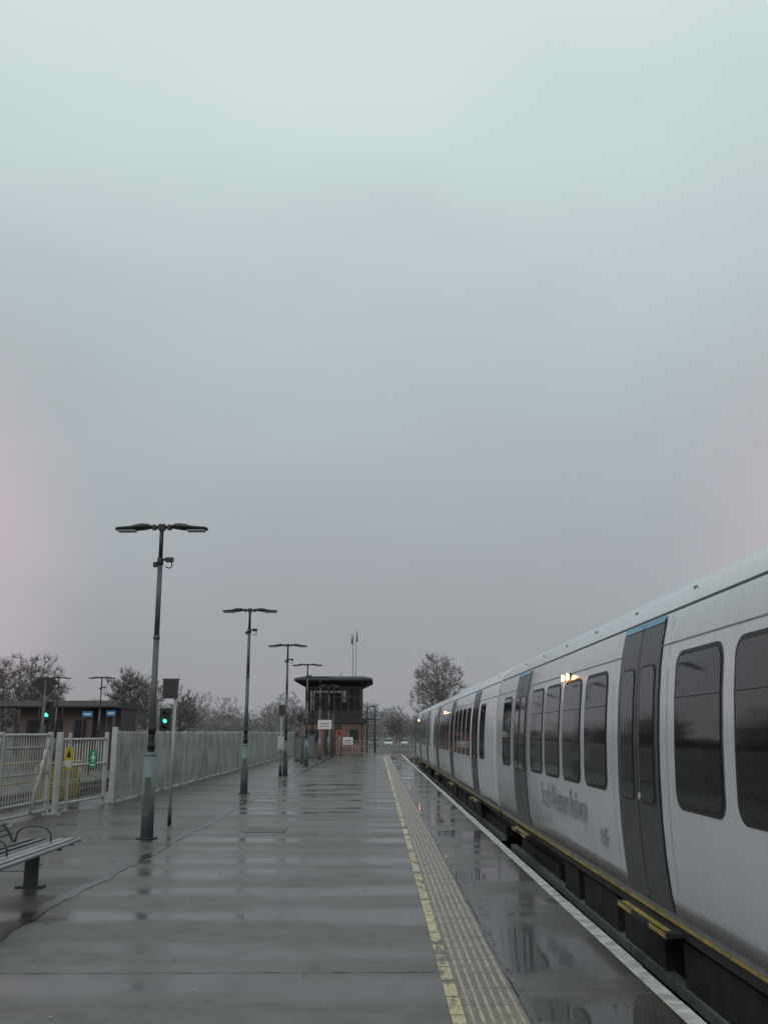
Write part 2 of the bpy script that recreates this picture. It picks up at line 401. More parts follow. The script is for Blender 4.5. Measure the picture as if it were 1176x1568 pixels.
# ---------------------------------------------------------------- train
XF = 2.12
PROF = [(0.36, 0.055), (0.5, 0.032), (0.75, 0.010), (1.0, 0.0), (1.3, 0.0), (1.6, 0.010), (1.9, 0.032), (2.15, 0.062), (2.35, 0.098), (2.52, 0.14), (2.61, 0.185), (2.71, 0.26), (2.81, 0.38), (2.91, 0.58), (2.98, 0.85), (3.02, 1.4)]
def inset(z):
    for (z0, a), (z1, b) in zip(PROF[:-1], PROF[1:]):
        if z <= z1:
            t = (z - z0) / (z1 - z0); return a + (b - a) * max(t, -0.5)
    return 1.4
HALF = 1.40
XC = XF + HALF
def patch(g, y0, y1, z0, z1, off, m, rad=0.0, both=True, nz=10):
    rows = []
    zs = set([z0 + (z1 - z0) * i / nz for i in range(nz + 1)])
    if rad > 0:
        for k in range(1, 6):
            d = rad * (1 - math.cos(k / 6 * math.pi / 2)); zs.add(z0 + d); zs.add(z1 - d)
        zs.add(z0 + rad); zs.add(z1 - rad)
    zs = sorted(zs)
    for z in zs:
        d = 0
        for e_ in (z - z0, z1 - z):
            if e_ < rad: d = max(d, rad - math.sqrt(max(0, rad * rad - (rad - e_) ** 2)))
        rows.append((z, y0 + d, y1 - d))
    for sd in ((-1, 1) if both else (-1,)):
        for a, b in zip(rows[:-1], rows[1:]):
            xa = XC + sd * (HALF - inset(a[0]) + off); xb = XC + sd * (HALF - inset(b[0]) + off)
            q = [(xa, a[2], a[0]), (xa, a[1], a[0]), (xb, b[1], b[0]), (xb, b[2], b[0])]
            g.poly(q if sd < 0 else q[::-1], m, True)
train = empty('passenger_train')
DW = 0.61
def car(yend, nose=False, nm='carriage'):
    y1 = yend - 0.14; y0 = yend - 20 + 0.14
    g = MB()
    ys = [y0, y0 + 0.08, y1 - 0.08, y1] if not nose else [y0, y0 + 0.08, y1 - 2.2, y1 - 1.6, y1 - 1.1, y1 - 0.7, y1 - 0.35, y1 - 0.1, y1]
    rings = []
    for i, y in enumerate(ys):
        s = 1.0; top = 1.0
        if i == 0 or (not nose and i == len(ys) - 1): s = 0.985
        if nose and y > y1 - 2.2:
            t = (y - (y1 - 2.2)) / 2.2; s = 1 - 0.30 * t ** 2.2; top = 1 - 0.34 * t ** 1.8
        ring = []
        for z, ins in PROF: ring.append((XC - (HALF - ins) * s, y, 0.36 + (z - 0.36) * top))
        for z, ins in reversed(PROF[:-1]): ring.append((XC + (HALF - ins) * s, y, 0.36 + (z - 0.36) * top))
        rings.append(ring)
    g.loft(rings, M_body, smooth=True)
    ye = y1 - (2.3 if nose else 0.0)
    for sd in (-1, 1):
        def bx(a, b, yy0, yy1, z0, z1, m):
            xs = sorted((XC + sd * a, XC + sd * b)); g.box(xs[0], xs[1], yy0, yy1, z0, z1, m)
        bx(1.20, 1.325, y0, ye, 0.305, 0.358, M_body2)
        bx(1.20, 1.335, y0, ye, 0.280, 0.303, M_yel)
        bx(1.0, 1.315, y0, ye, 0.20, 0.278, M_under)
    patch(g, y0 + 0.02, ye, 2.555, 2.575, 0.004, M_black, nz=1)
    patch(g, y0 + 0.02, ye, 2.298, 2.310, 0.003, M_body2, nz=1)
    dc = [yend - 9.61 - 6.6, yend - 9.61, yend - 9.61 + 6.6]
    for c in dc:
        patch(g, c - DW - 0.03, c + DW + 0.03, 0.362, 2.525, 0.003, M_black, 0.05, nz=14)
        patch(g, c - DW, c - 0.008, 0.372, 2.49, 0.007, M_door, 0.03, nz=14)
        patch(g, c + 0.008, c + DW, 0.372, 2.49, 0.007, M_door, 0.03, nz=14)
        for a, b in ((c - DW + 0.12, c - 0.11), (c + 0.11, c + DW - 0.12)):
            patch(g, a - 0.02, b + 0.02, 1.10, 2.18, 0.010, M_black, 0.09)
            patch(g, a, b, 1.12, 2.16, 0.013, M_glass, 0.075)
        patch(g, c - DW, c - 0.01, 2.493, 2.548, 0.013, M_blue, nz=1)
        patch(g, c + 0.01, c + DW, 2.493, 2.548, 0.013, M_blue, nz=1)
        for sd in (-1, 1):
            xx = XC + sd * (HALF + 0.012)
            g.cyl((xx - 0.006, c - 0.06, 1.15), (xx + 0.006, c - 0.06, 1.15), 0.03, n=12, m=M_galv2)
        xs = XF + 0.06
        g.box(xs - 0.10, xs + 0.2, c - 0.72, c + 0.72, 0.215, 0.245, M_under)
        g.box(xs - 0.115, xs - 0.10, c - 0.72, c + 0.72, 0.205, 0.25, M_under)
        for k in range(2): g.box(xs - 0.118, xs - 0.116, c - 0.70 + 0.95 * k, c - 0.28 + 0.95 * k, 0.21, 0.245, M_yel)
        g.box(xs - 0.098, xs - 0.05, c - 0.62, c + 0.62, 0.2455, 0.25, M_yel)
    groups = []
    for a, b in ((dc[0], dc[1]), (dc[1], dc[2])):
        s0 = a + DW + 0.45; L = (b - a) - 2 * DW - 0.45 - 0.40
        pitch = (L + 0.20) / 4
        for k in range(4): groups.append((s0 + k * pitch, s0 + (k + 1) * pitch - 0.20))
    groups.append((dc[0] - DW - 0.42 - 0.97, dc[0] - DW - 0.42))
    if not nose: groups.append((dc[2] + DW + 0.42, dc[2] + DW + 0.42 + 0.97))
    for a, b in groups:
        patch(g, a, b, 1.125, 2.225, 0.004, M_black, 0.13)
        patch(g, a + 0.037, b - 0.037, 1.162, 2.188, 0.008, M_glass, 0.10)
        patch(g, a + 0.05, b - 0.05, 1.89, 1.898, 0.0095, M_black, nz=1)
    for c in dc:
        for s_ in (-0.82, 0.82):
            patch(g, c + s_ - 0.003, c + s_ + 0.003, 0.37, 2.5, 0.002, M_body2)
    o = g.build(nm, train)
    g = MB()
    yl_ = yend - 6.45
    xx = XF + inset(2.27)
    for dy in (-0.14, 0.14):
        g.cyl((xx - 0.035, yl_ + dy, 2.27), (xx + 0.01, yl_ + dy, 2.27), 0.036, n=12, m=M_orange)
    g.box(xx - 0.012, xx + 0.03, yl_ - 0.22, yl_ + 0.22, 2.23, 2.31, M_black)
    g.build('indicator_lights', train)
    g = MB()
    g.box(XC - 1.05, XC + 1.05, y0 + 0.3, y1 - 0.3, -0.05, 0.25, M_under)
    rnd = random.Random(int(yend * 3))
    y = y0 + 4.2
    while y < y1 - 5:
        L = rnd.uniform(0.8, 1.9)
        g.box(XC - 1.22, XC + 1.22, y, y + L, -0.55 + rnd.uniform(0, 0.2), 0.12, M_under)
        y += L + rnd.uniform(0.15, 0.5)
    for bc in (y0 + 2.4, y1 - 2.6):
        for dy in (-1.2, 1.2):
            for sd in (-0.75, 0.75):
                g.cyl((XC + sd - 0.07, bc + dy, -0.34), (XC + sd + 0.07, bc + dy, -0.34), 0.40, n=24, m=M_under)
            for sd in (-1.1, 0.98): g.box(XC + sd, XC + sd + 0.12, bc + dy - 0.18, bc + dy + 0.18, -0.5, -0.15, M_under)
        for sd in (-1.12, 1.0): g.box(XC + sd, XC + sd + 0.12, bc - 1.7, bc + 1.7, -0.25, -0.05, M_under)
    g.box(XC - 1.25, XC - 1.15, y0 + 0.5, y1 - 0.5, -0.28, -0.20, M_body2)
    g.build('underframe', train)
    g = MB()
    if not nose: g.box(XC - 1.15, XC + 1.15, y1 - 0.02, y1 + 0.30, 0.1, 2.6, M_black)
    for yy in [y0 + 1 + 1.65 * i for i in range(11)]:
        g.box(XF + 0.25, XF + 0.275, yy, yy + 0.05, 2.695, 2.72, M_body2)
    if nose:
        g.poly([(XC - 0.75, y1 + 0.004, 1.3), (XC + 0.75, y1 + 0.004, 1.3), (XC + 0.6, y1 + 0.004, 1.95), (XC - 0.6, y1 + 0.004, 1.95)][::-1], M_glass)
        g.poly([(XC - 0.9, y1 + 0.004, 0.45), (XC + 0.9, y1 + 0.004, 0.45), (XC + 0.9, y1 + 0.004, 1.2), (XC - 0.9, y1 + 0.004, 1.2)][::-1], M_yel)
    g.build('gangway', train)
    return dc
car(17.6); car(37.6); car(57.6, nose=True); car(-2.4)
def text(s, size, y, z, x, wscale=1.0):
    cu = bpy.data.curves.new('t', 'FONT'); cu.body = s; cu.size = size; cu.offset = 0.004; cu.space_character = 1.05
    o = bpy.data.objects.new('tmp', cu); C.collection.objects.link(o)
    C.view_layer.update()
    me = bpy.data.meshes.new_from_object(o.evaluated_get(C.evaluated_depsgraph_get()))
    bpy.data.objects.remove(o)
    me.materials.clear(); me.materials.append(M_txt)
    t = bpy.data.objects.new('lettering', me); C.collection.objects.link(t)
    t.matrix_world = Matrix(((0, 0, -1, x), (-wscale, 0, 0, y), (0, 1, 0, z), (0, 0, 0, 1)))
    t.parent = train; return t
text('South Western Railway', 0.40, 12.75, 0.76, XF - 0.006, 0.68)
text('F', 0.26, 9.30, 0.60, XF + 0.006)
g = MB(); g.box(XF + 0.004, XF + 0.02, 9.32, 9.46, 0.62, 0.76, M_txt); g.build('lettering_icon', train)

# ---------------------------------------------------------------- street lamps
def lamp(x, y, dz=0.27):
    g = MB()
    Z = lambda z: z if z < 2 else z + dz
    g.cyl((0, 0, 0), (0, 0, 0.02), 0.17, n=16, m=M_dark)
    g.cyl((0, 0, 0.02), (0, 0, 1.27), 0.102, 0.098, 18, M_lamp)
    g.cyl((0, 0, 1.27), (0, 0, 1.34), 0.098, 0.058, 18, M_lamp)
    g.box(-0.045, 0.045, -0.106, -0.098, 0.35, 0.95, M_lampd)
    g.cyl((0, 0, 1.34), (0, 0, Z(2.9)), 0.054, 0.050, 14, M_lampd)
    g.cyl((0, 0, Z(2.9)), (0, 0, Z(2.96)), 0.057, n=14, m=M_lampd)
    g.cyl((0, 0, Z(2.96)), (0, 0, Z(4.16)), 0.045, 0.042, 14, M_lampd)
    g.cyl((0, 0, 1.38), (0, 0, 1.50), 0.062, n=14, m=M_black)
    g.cyl((0, 0, 1.62), (0, 0, 1.78), 0.060, n=14, m=M_black)
    g.cyl((0, 0, Z(4.16)), (0, 0, Z(4.28)), 0.055, n=14, m=M_dark)
    g.cyl((0, 0, Z(4.28)), (0, 0, Z(4.82)), 0.036, n=12, m=M_dark)
    g.box(-0.055, 0.055, -0.055, 0.055, Z(4.76), Z(4.86), M_dark)
    g.tube([(0.04, -0.02, Z(4.24)), (0.14, -0.04, Z(4.25)), (0.19, -0.05, Z(4.22))], 0.018, M_dark)
    g.box(0.10, 0.23, -0.10, 0.0, Z(4.20), Z(4.27), M_dark)
    g.tube([(0.20, -0.05, Z(4.2)), (0.215, -0.05, Z(4.12)), (0.17, -0.05, Z(4.09)), (0.10, -0.05, Z(4.12))], 0.010, M_dark, 6)
    g.box(-0.11, -0.05, -0.05, 0.03, Z(4.12), Z(4.2), M_dark)
    for s in (-1, 1):
        g.cyl((0.04 * s, 0, Z(4.81)), (0.20 * s, 0, Z(4.81)), 0.028, n=10, m=M_dark)
        g.box(min(0.10 * s, 0.16 * s), max(0.10 * s, 0.16 * s), -0.045, 0.045, Z(4.765), Z(4.85), M_dark)
        prof = [(0.17, 0.055, 0.012, 0.015), (0.22, 0.10, 0.040, 0.025), (0.32, 0.13, 0.055, 0.036), (0.42, 0.135, 0.045, 0.04), (0.50, 0.125, 0.018, 0.04), (0.62, 0.12, 0.010, 0.038), (0.74, 0.11, 0.006, 0.034), (0.785, 0.07, 0.0, 0.022)]
        rings = []
        for px, wy, zt, zb in prof:
            zc = Z(4.815) - 0.05 * (px - 0.17)
            ring = []
            for k in range(12):
                t = 2 * math.pi * k / 12
                sy = math.sin(t); cz = math.cos(t)
                ring.append((px * s, wy * (abs(sy) ** 0.6) * (1 if sy >= 0 else -1), zc + (zt * cz + 0.012 if cz > 0 else zb * cz)))
            rings.append(ring if s > 0 else ring[::-1])
        g.loft(rings, M_dark, smooth=True)
        a, b = sorted((0.44 * s, 0.74 * s))
        g.box(a, b, -0.08, 0.08, Z(4.735), Z(4.762), M_lens)
    o = g.build('street_lamp', loc=(x, y, 0)); o.rotation_euler = (random.uniform(-0.004, 0.004), random.uniform(-0.004, 0.004), random.uniform(-0.03, 0.03)); return o
for i in range(6):
    lamp(-3.68 + (i > 1) * 0.06, 15.95 + i * 11.3)
lamp(-20.5, 62); lamp(-16.3, 57, 0); lamp(-20, 78)

# ---------------------------------------------------------------- palisade fence
def palisade(name, x, y0, y1, h, pitch, base=0.05, x1=None):
    g = MB(); x1 = x if x1 is None else x1
    L = y1 - y0
    def X(y): return x + (x1 - x) * (y - y0) / L
    n = int(L / pitch)
    for i in range(n + 1):
        y = y0 + i * pitch
        xx = X(y) + random.uniform(-0.003, 0.003); hh = h + random.uniform(-0.008, 0.008)
        w = pitch * 0.30
        ring = lambda z, k=1.0: [(xx - 0.003, y - w * k, z), (xx + 0.016, y - w * 0.4 * k, z), (xx + 0.006, y, z), (xx + 0.016, y + w * 0.4 * k, z), (xx - 0.003, y + w * k, z), (xx - 0.006, y, z)]
        g.loft([ring(base), ring(hh - 0.08), ring(hh, 0.25)], M_galv)
    for z in (0.32, h - 0.32):
        g.loft([[(X(y) - 0.05, y, z), (X(y) - 0.01, y, z), (X(y) - 0.01, y, z + 0.05), (X(y) - 0.05, y, z + 0.05)] for y in (y0, y1)], M_galv)
    y = y0
    while y <= y1:
        g.box(X(y) - 0.11, X(y) - 0.055, y - 0.05, y + 0.05, 0, h - 0.1, M_galv)
        g.box(X(y) - 0.02, X(y) + 0.035, y - 0.02, y + 0.02, 0.0, h + 0.02, M_galv2)
        g.cyl((X(y) + 0.03, y + 0.1, 0.16), (X(y) + 0.25, y + 0.1, 0.01), 0.02, n=6, m=M_galv)
        y += 2.75
    return g.build(name)
palisade('palisade_fence', -6.38, 24.1, 79.5, 1.68, 0.15)
g = MB()
for (x, y, h, r) in ((-6.42, 23.9, 1.78, 0.06), (-6.45, 23.3, 1.66, 0.04), (-6.72, 20.7, 1.66, 0.055), (-6.66, 21.2, 1.64, 0.03)):
    g.box(x - r, x + r, y - r, y + r, 0, h, M_galv2)
    g.box(x - r - 0.05, x + r + 0.05, y - r - 0.05, y + r + 0.05, 0, 0.02, M_galv)
for z in (0.18, 0.95, 1.50):
    g.cyl((-6.72, 20.7, z), (-6.45, 23.3, z), 0.028, n=8, m=M_galv2)
for k in range(1, 17):
    t = k / 17
    g.cyl((-6.72 + 0.27 * t, 20.7 + 2.6 * t, 0.18), (-6.72 + 0.27 * t, 20.7 + 2.6 * t, 1.5), 0.012, n=6, m=M_galv2)
g.build('fence_gate')
M_syel = mat('sign_yellow', (0.62, 0.44, 0.03), 0.4); M_sgrn = mat('sign_green', (0.03, 0.30, 0.12), 0.4); M_swht = mat('sign_white', (0.7, 0.7, 0.68), 0.4, var=0.05)
M_sblk = mat('sign_black', (0.02, 0.02, 0.02), 0.5)
def sign_y(x, y, z0, z1, w, col, nm, tri=False):
    g = MB()
    g.box(x - w / 2, x + w / 2, y - 0.006, y, z0, z1, col)
    h = z1 - z0
    if tri:
        g.poly([(x - w * 0.3, y - 0.009, z0 + h * 0.55), (x + w * 0.3, y - 0.009, z0 + h * 0.55), (x, y - 0.009, z0 + h * 0.9)], M_sblk)
        g.box(x - w * 0.38, x + w * 0.38, y - 0.010, y - 0.006, z0 + h * 0.08, z0 + h * 0.42, M_swht)
    else:
        g.box(x - w * 0.3, x + w * 0.3, y - 0.010, y - 0.006, z0 + h * 0.5, z0 + h * 0.62, M_swht)
        g.box(x - w * 0.06, x + w * 0.1, y - 0.0105, y - 0.006, z0 + h * 0.3, z0 + h * 0.88, M_swht)
        g.box(x - w * 0.35, x + w * 0.35, y - 0.010, y - 0.006, z0 + h * 0.1, z0 + h * 0.2, M_swht)
    g.build(nm)
sign_y(-6.60, 21.0, 0.88, 1.34, 0.16, M_syel, 'warning_sign', True)
sign_y(-6.43, 22.2, 0.88, 1.26, 0.16, M_sgrn, 'exit_sign')
g = MB()
for dx in (0, 0.9):
    pts = [(-7.4 - dx, 21.4, 0), (-7.4 - dx, 21.4, 0.95), (-7.4 - dx, 24.5, 0.95), (-7.4 - dx, 24.5, 0)]
    g.tube(pts, 0.03, M_yel)
    g.tube([(-7.4 - dx, 21.4, 0.5), (-7.4 - dx, 24.5, 0.5)], 0.025, M_yel)
g.box(-7.43, -7.40, 21.5, 24.4, 0.15, 0.45, M_yel); g.box(-7.43, -7.40, 21.5, 24.4, 0.54, 0.88, M_yel)
g.build('yellow_handrail')
g = MB()
for z, r in ((1.60, 0.028), (1.36, 0.02), (0.30, 0.026), (0.10, 0.03), (0.85, 0.016)):
    g.cyl((-7.05, 9.0, z), (-6.78, 20.4, z), r, n=8, m=M_galv2 if r > 0.02 else M_galv)
y = 9.0
while y < 20.4:
    x = -7.05 + 0.27 * (y - 9) / 11.4
    g.cyl((x, y, 0.1), (x, y, 1.6), 0.013, n=5, m=M_galv); y += 0.13
for y in (10.6, 13.0, 15.4, 17.8, 20.3):
    x = -7.05 + 0.27 * (y - 9) / 11.4
    g.box(x - 0.045, x + 0.045, y - 0.045, y + 0.045, 0, 1.66, M_galv2)
    g.cyl((x, y - 0.9, 0.12), (x, y - 0.1, 1.55), 0.035, n=8, m=M_galv2)
    g.box(x - 0.02, x + 0.3, y - 0.06, y + 0.06, 0.0, 0.03, M_galv2)
g.build('metal_railing')

# ---------------------------------------------------------------- bench
g = MB()
M_bench = mat('bench_steel', (0.07, 0.073, 0.076), 0.35, 0.4, var=0.3)
M_slat = mat('bench_slat', (0.24, 0.25, 0.26), 0.3, 0.3, var=0.25)
for k in range(5):
    x = -4.02 + k * 0.115
    g.box(x, x + 0.075, 6.6, 11.55, 0.425 + 0.006 * abs(k - 2), 0.455 + 0.006 * abs(k - 2), M_slat if k > 2 else M_bench)
g.cyl((-3.44, 6.6, 0.44), (-3.44, 11.57, 0.44), 0.022, n=10, m=M_slat)
g.box(-3.95, -3.5, 11.5, 11.56, 0.38, 0.43, M_bench)
for y in (7.8, 11.05):
    g.box(-3.86, -3.72, y - 0.035, y + 0.035, 0, 0.36, M_dark)
    g.box(-3.94, -3.64, y - 0.07, y + 0.07, 0, 0.02, M_dark)
    g.box(-4.0, -3.48, y - 0.03, y + 0.03, 0.381, 0.42, M_dark)
g.box(-3.82, -3.76, 6.7, 11.3, 0.34, 0.38, M_dark)
for y in (7.0, 8.5, 9.9, 11.2):
    pts = []
    for k in range(10):
        t = k / 9 * math.pi
        pts.append((-3.80 + 0.2 * math.cos(t) - 0.05, y, 0.46 + 0.17 * math.sin(t) ** 0.6))
    g.tube(pts, 0.012, M_bench, 6)
    g.tube([(-4.05, y, 0.42), (-4.12, y, 0.55), (-4.2, y, 0.66)], 0.016, M_bench, 6)
for k in range(3):
    g.cyl((-4.12 - 0.035 * k, 6.6, 0.54 + 0.05 * k), (-4.12 - 0.035 * k, 11.3, 0.54 + 0.05 * k), 0.014, n=6, m=M_bench)
g.build('platform_bench', bevel=0.004)

# ---------------------------------------------------------------- sign post by the first lamp
g = MB()
g.cyl((0, 0, 0), (0, 0, 2.45), 0.028, n=10, m=M_galv); g.cyl((0, 0, 0), (0, 0, 0.3), 0.036, n=10, m=M_dark)
g.box(-0.24, 0.05, -0.05, 0.03, 2.27, 2.62, M_lampd); g.box(-0.22, 0.03, -0.055, -0.05, 2.29, 2.60, M_dark)
g.box(-0.25, 0.06, -0.07, 0.05, 2.62, 2.64, M_lampd)
g.build('information_sign', loc=(-3.80, 18.2, 0))

# ---------------------------------------------------------------- railway signals
M_green = mat('signal_green', (0.0, 0.4, 0.3), 0.3, emit=(0.05, 1.0, 0.62), estr=4.0)
def signal(x, y, z, s=1.0):
    g = MB()
    g.cyl((0, 0.2, -0.95), (0, 0.2, z + 0.5), 0.07, n=10, m=M_lampd)
    g.box(-0.26 * s, 0.26 * s, -0.06, 0.12, z - 0.55 * s, z + 0.55 * s, M_sblk)
    g.box(-0.20 * s, 0.20 * s, 0.12, 0.3, z - 0.45 * s, z + 0.45 * s, M_dark)
    for k, c in ((0.30, M_dark), (-0.05, M_green), (-0.36, M_dark)):
        g.cyl((0, -0.065, z + k * s), (0, -0.075, z + k * s), 0.085 * s, n=14, m=c)
        for q in range(7):
            a = math.pi * q / 7; b = math.pi * (q + 1) / 7
            p = lambda t, yy: (math.cos(t) * 0.11 * s, yy, z + k * s + math.sin(t) * 0.11 * s)
            g.poly([p(a, -0.06), p(b, -0.06), p(b, -0.28), p(a, -0.24)], M_sblk)
    g.box(-0.5, 0.5, 0.0, 0.5, z - 0.72 * s, z - 0.68 * s, M_dark)
    for xx in (-0.48, 0.48): g.cyl((xx, 0.48, z - 0.7 * s), (xx, 0.48, z + 0.3 * s), 0.02, n=6, m=M_dark)
    return g.build('railway_signal', loc=(x, y, 0))
signal(-8.72, 40, 2.15, 0.85); signal(-13.6, 40, 2.4, 0.9)
g = MB()
g.cyl((0, 0, -0.95), (0, 0, 3.7), 0.06, n=10, m=M_lampd)
pts = [(0.40 * math.cos(t) * (1.35 if math.sin(t) > 0 else 0.8), -0.05, 3.48 + 0.36 * math.sin(t)) for t in [2 * math.pi * k / 20 for k in range(20)]]
g.loft([pts, [(p[0], 0.05, p[2]) for p in pts]], M_sblk)
g.box(-0.2, 0.2, 0.05, 0.25, 3.25, 3.7, M_dark)
g.build('railway_signal', loc=(-13.4, 39, 0))

# ---------------------------------------------------------------- blue station signs
M_sblue = mat('sign_blue', (0.03, 0.20, 0.48), 0.4, var=0.05)
for x, y, z, w_ in ((-17.9, 60, 2.75, 0.62), (-16.45, 60, 2.8, 0.55)):
    g = MB()
    g.box(-w_ / 2, w_ / 2, -0.03, 0.03, -0.17, 0.17, M_sblue)
    g.box(-w_ * 0.35, w_ * 0.35, -0.034, -0.03, -0.05, 0.05, M_swht)
    for xx in (-w_ / 2 + 0.03, w_ / 2 - 0.03): g.cyl((xx, 0.05, -z - 0.95), (xx, 0.05, 0.2), 0.03, n=6, m=M_dark)
    g.build('station_sign', loc=(x, y, z))

# ---------------------------------------------------------------- brick materials/buildings
def brick_mat(name, c1, c2, mortar):
    m = bpy.data.materials.new(name); m.use_nodes = True
    nt = m.node_tree; b = nt.nodes['Principled BSDF']
    tc = nd(nt, 'ShaderNodeTexCoord')
    mp = nd(nt, 'ShaderNodeMapping'); mp.inputs['Rotation'].default_value = (math.radians(90), 0, 0)
    nt.links.new(tc.outputs['Object'], mp.inputs[0])
    bk = nd(nt, 'ShaderNodeTexBrick'); bk.inputs['Scale'].default_value = 1
    bk.inputs['Brick Width'].default_value = 0.225; bk.inputs['Row Height'].default_value = 0.075; bk.inputs['Mortar Size'].default_value = 0.008
    bk.inputs['Color1'].default_value = c1 + (1,); bk.inputs['Color2'].default_value = c2 + (1,); bk.inputs['Mortar'].default_value = mortar + (1,)
    nt.links.new(mp.outputs[0], bk.inputs['Vector'])
    n = noise(nt, tc.outputs['Object'], 0.8, 5)
    mu = nd(nt, 'ShaderNodeMix', data_type='RGBA', blend_type='MULTIPLY'); mu.inputs[0].default_value = 1
    nt.links.new(bk.outputs['Color'], mu.inputs[6]); nt.links.new(ramp(nt, n, 0.3, 0.7, (0.65, 0.65, 0.65, 1), (1.1, 1.1, 1.1, 1)), mu.inputs[7])
    nt.links.new(mu.outputs[2], b.inputs['Base Color']); b.inputs['Roughness'].default_value = 0.85
    return m
M_brick = brick_mat('red_brick', (0.31, 0.155, 0.12), (0.22, 0.115, 0.09), (0.16, 0.14, 0.13))
M_brick2 = brick_mat('brown_brick', (0.19, 0.125, 0.11), (0.14, 0.095, 0.085), (0.13, 0.12, 0.115))
M_roofd = mat('bitumen_fascia', (0.028, 0.026, 0.027), 0.6, var=0.3)
M_roofg = mat('grey_roofing', (0.11, 0.105, 0.105), 0.6, var=0.3)
M_bglass = mat('signal_box_glass', (0.03, 0.032, 0.036), 0.08, var=0.3, vscale=0.8)
M_frame = mat('dark_window_frame', (0.045, 0.04, 0.04), 0.5)
M_cladd = mat('dark_cladding', (0.065, 0.05, 0.047), 0.7, var=0.3, vscale=2)
M_wallp = mat('interior_wall', (0.18, 0.15, 0.13), 0.8)
def see_glass():
    m = bpy.data.materials.new('clear_glazing'); m.use_nodes = True; nt = m.node_tree; nt.nodes.clear()
    o = nd(nt, 'ShaderNodeOutputMaterial'); t = nd(nt, 'ShaderNodeBsdfTransparent'); t.inputs[0].default_value = (0.5, 0.5, 0.49, 1)
    gl = nd(nt, 'ShaderNodeBsdfGlossy'); gl.inputs['Roughness'].default_value = 0.06; gl.inputs[0].default_value = (0.8, 0.8, 0.8, 1)
    f = nd(nt, 'ShaderNodeFresnel'); f.inputs[0].default_value = 1.5; mx = nd(nt, 'ShaderNodeMixShader')
    nt.links.new(f.outputs[0], mx.inputs[0]); nt.links.new(t.outputs[0], mx.inputs[1]); nt.links.new(gl.outputs[0], mx.inputs[2]); nt.links.new(mx.outputs[0], o.inputs[0])
    return m
M_clear = see_glass()
sb = empty('signal_box', (-3.4, 75.0, 0))
def sbp(g, n, bevel=0): return g.build(n, sb, bevel=bevel)
g = MB(); g.box(-2.5, 2.4, 0, 4.6, -0.95, 2.35, M_brick)
sbp(g, 'lower_walls')
g = MB(); g.box(-2.62, 2.55, -0.14, 4.75, 2.352, 2.68, M_roofd); g.box(-2.2, 2.2, 0.08, 4.5, 2.68, 3.3, M_cladd)
g.box(-2.2, 2.2, 0.08, 4.5, 5.0, 5.35, M_cladd)
sbp(g, 'floor_band')
g = MB()
for (x0, y0_, x1, y1_) in ((-2.14, 0.14, 2.14, 0.14), (-2.14, 4.44, 2.14, 4.44), (-2.14, 0.14, -2.14, 4.44), (2.14, 0.14, 2.14, 4.44)):
    g.poly([(x0, y0_, 3.3), (x1, y1_, 3.3), (x1, y1_, 5.0), (x0, y0_, 5.0)], M_clear)
for yy in (0.07, 4.38):
    for k in range(9):
        x = -2.2 + 4.4 * k / 8 - (0.0 if k < 8 else 0.09); wd = 0.09 if k % 2 == 0 else 0.05
        g.box(x, x + wd, yy, yy + 0.12, 3.302, 4.998, M_frame)
    g.box(-2.19, 2.19, yy + 0.01, yy + 0.11, 4.3, 4.36, M_frame)
for k in range(1, 7):
    y = 0.1 + 4.3 * k / 7
    for xx in (-2.2, 2.12): g.box(xx, xx + 0.08, y - 0.04, y + 0.04, 3.302, 4.998, M_frame)
g.box(-1.7, 0.5, 3.5, 4.3, 3.3, 4.8, M_frame); g.box(0.9, 2.0, 2.5, 4.3, 3.3, 4.98, M_wallp); g.box(-1.5, 1.0, 0.8, 1.3, 3.3, 3.95, M_frame)
g.box(-1.6, 0.4, 3.42, 3.49, 3.7, 4.6, M_wallp)
sbp(g, 'glazed_storey')
g = MB()
def rr(s, z): return [(-2.2 - s, 0.1 - s, z), (2.2 + s, 0.1 - s, z), (2.2 + s, 4.5 + s, z), (-2.2 - s, 4.5 + s, z)]
g.loft([rr(0.08, 5.15), rr(0.45, 5.34), rr(0.80, 5.52), rr(0.84, 5.62), rr(0.80, 5.74), rr(0.3, 5.88), rr(0.1, 5.92)], M_roofd)
sbp(g, 'roof')
g = MB()
for z in (3.25, 3.0):
    g.tube([(-2.55, -0.1, z), (2.5, -0.1, z)], 0.02, M_dark, 6); g.tube([(2.5, -0.1, z), (2.5, 4.6, z)], 0.02, M_dark, 6)
for k in range(11): g.cyl((-2.55 + 0.5 * k, -0.1, 2.68), (-2.55 + 0.5 * k, -0.1, 3.25), 0.016, n=6, m=M_dark)
for a, b in ((-1.9, -1.1), (1.25, 1.95)):
    g.box(a, b, -0.03, 0.02, 0.9, 1.9, M_frame); g.box(a + 0.07, b - 0.07, -0.035, -0.028, 0.97, 1.83, M_bglass)
g.box(-0.7, 0.15, -0.03, 0.02, 0, 2.0, M_frame)
for k in range(9):
    g.box(2.5 + 0.0, 3.2, 0.4 + 0.28 * k, 0.66 + 0.28 * k, 0.15 + 0.29 * k, 0.19 + 0.29 * k, M_dark)
for xx in (2.56, 3.18):
    g.tube([(xx, 0.3, 0.9), (xx, 2.9, 3.55)], 0.025, M_dark, 6); g.tube([(xx, 0.3, 0.1), (xx, 2.9, 2.7)], 0.04, M_dark, 6)
    for k in range(5): g.cyl((xx, 0.4 + 0.6 * k, 0.1 + 0.62 * k), (xx, 0.4 + 0.6 * k, 1.0 + 0.62 * k), 0.02, n=6, m=M_dark)
g.box(2.56, 3.3, 2.9, 4.4, 2.65, 2.72, M_dark)
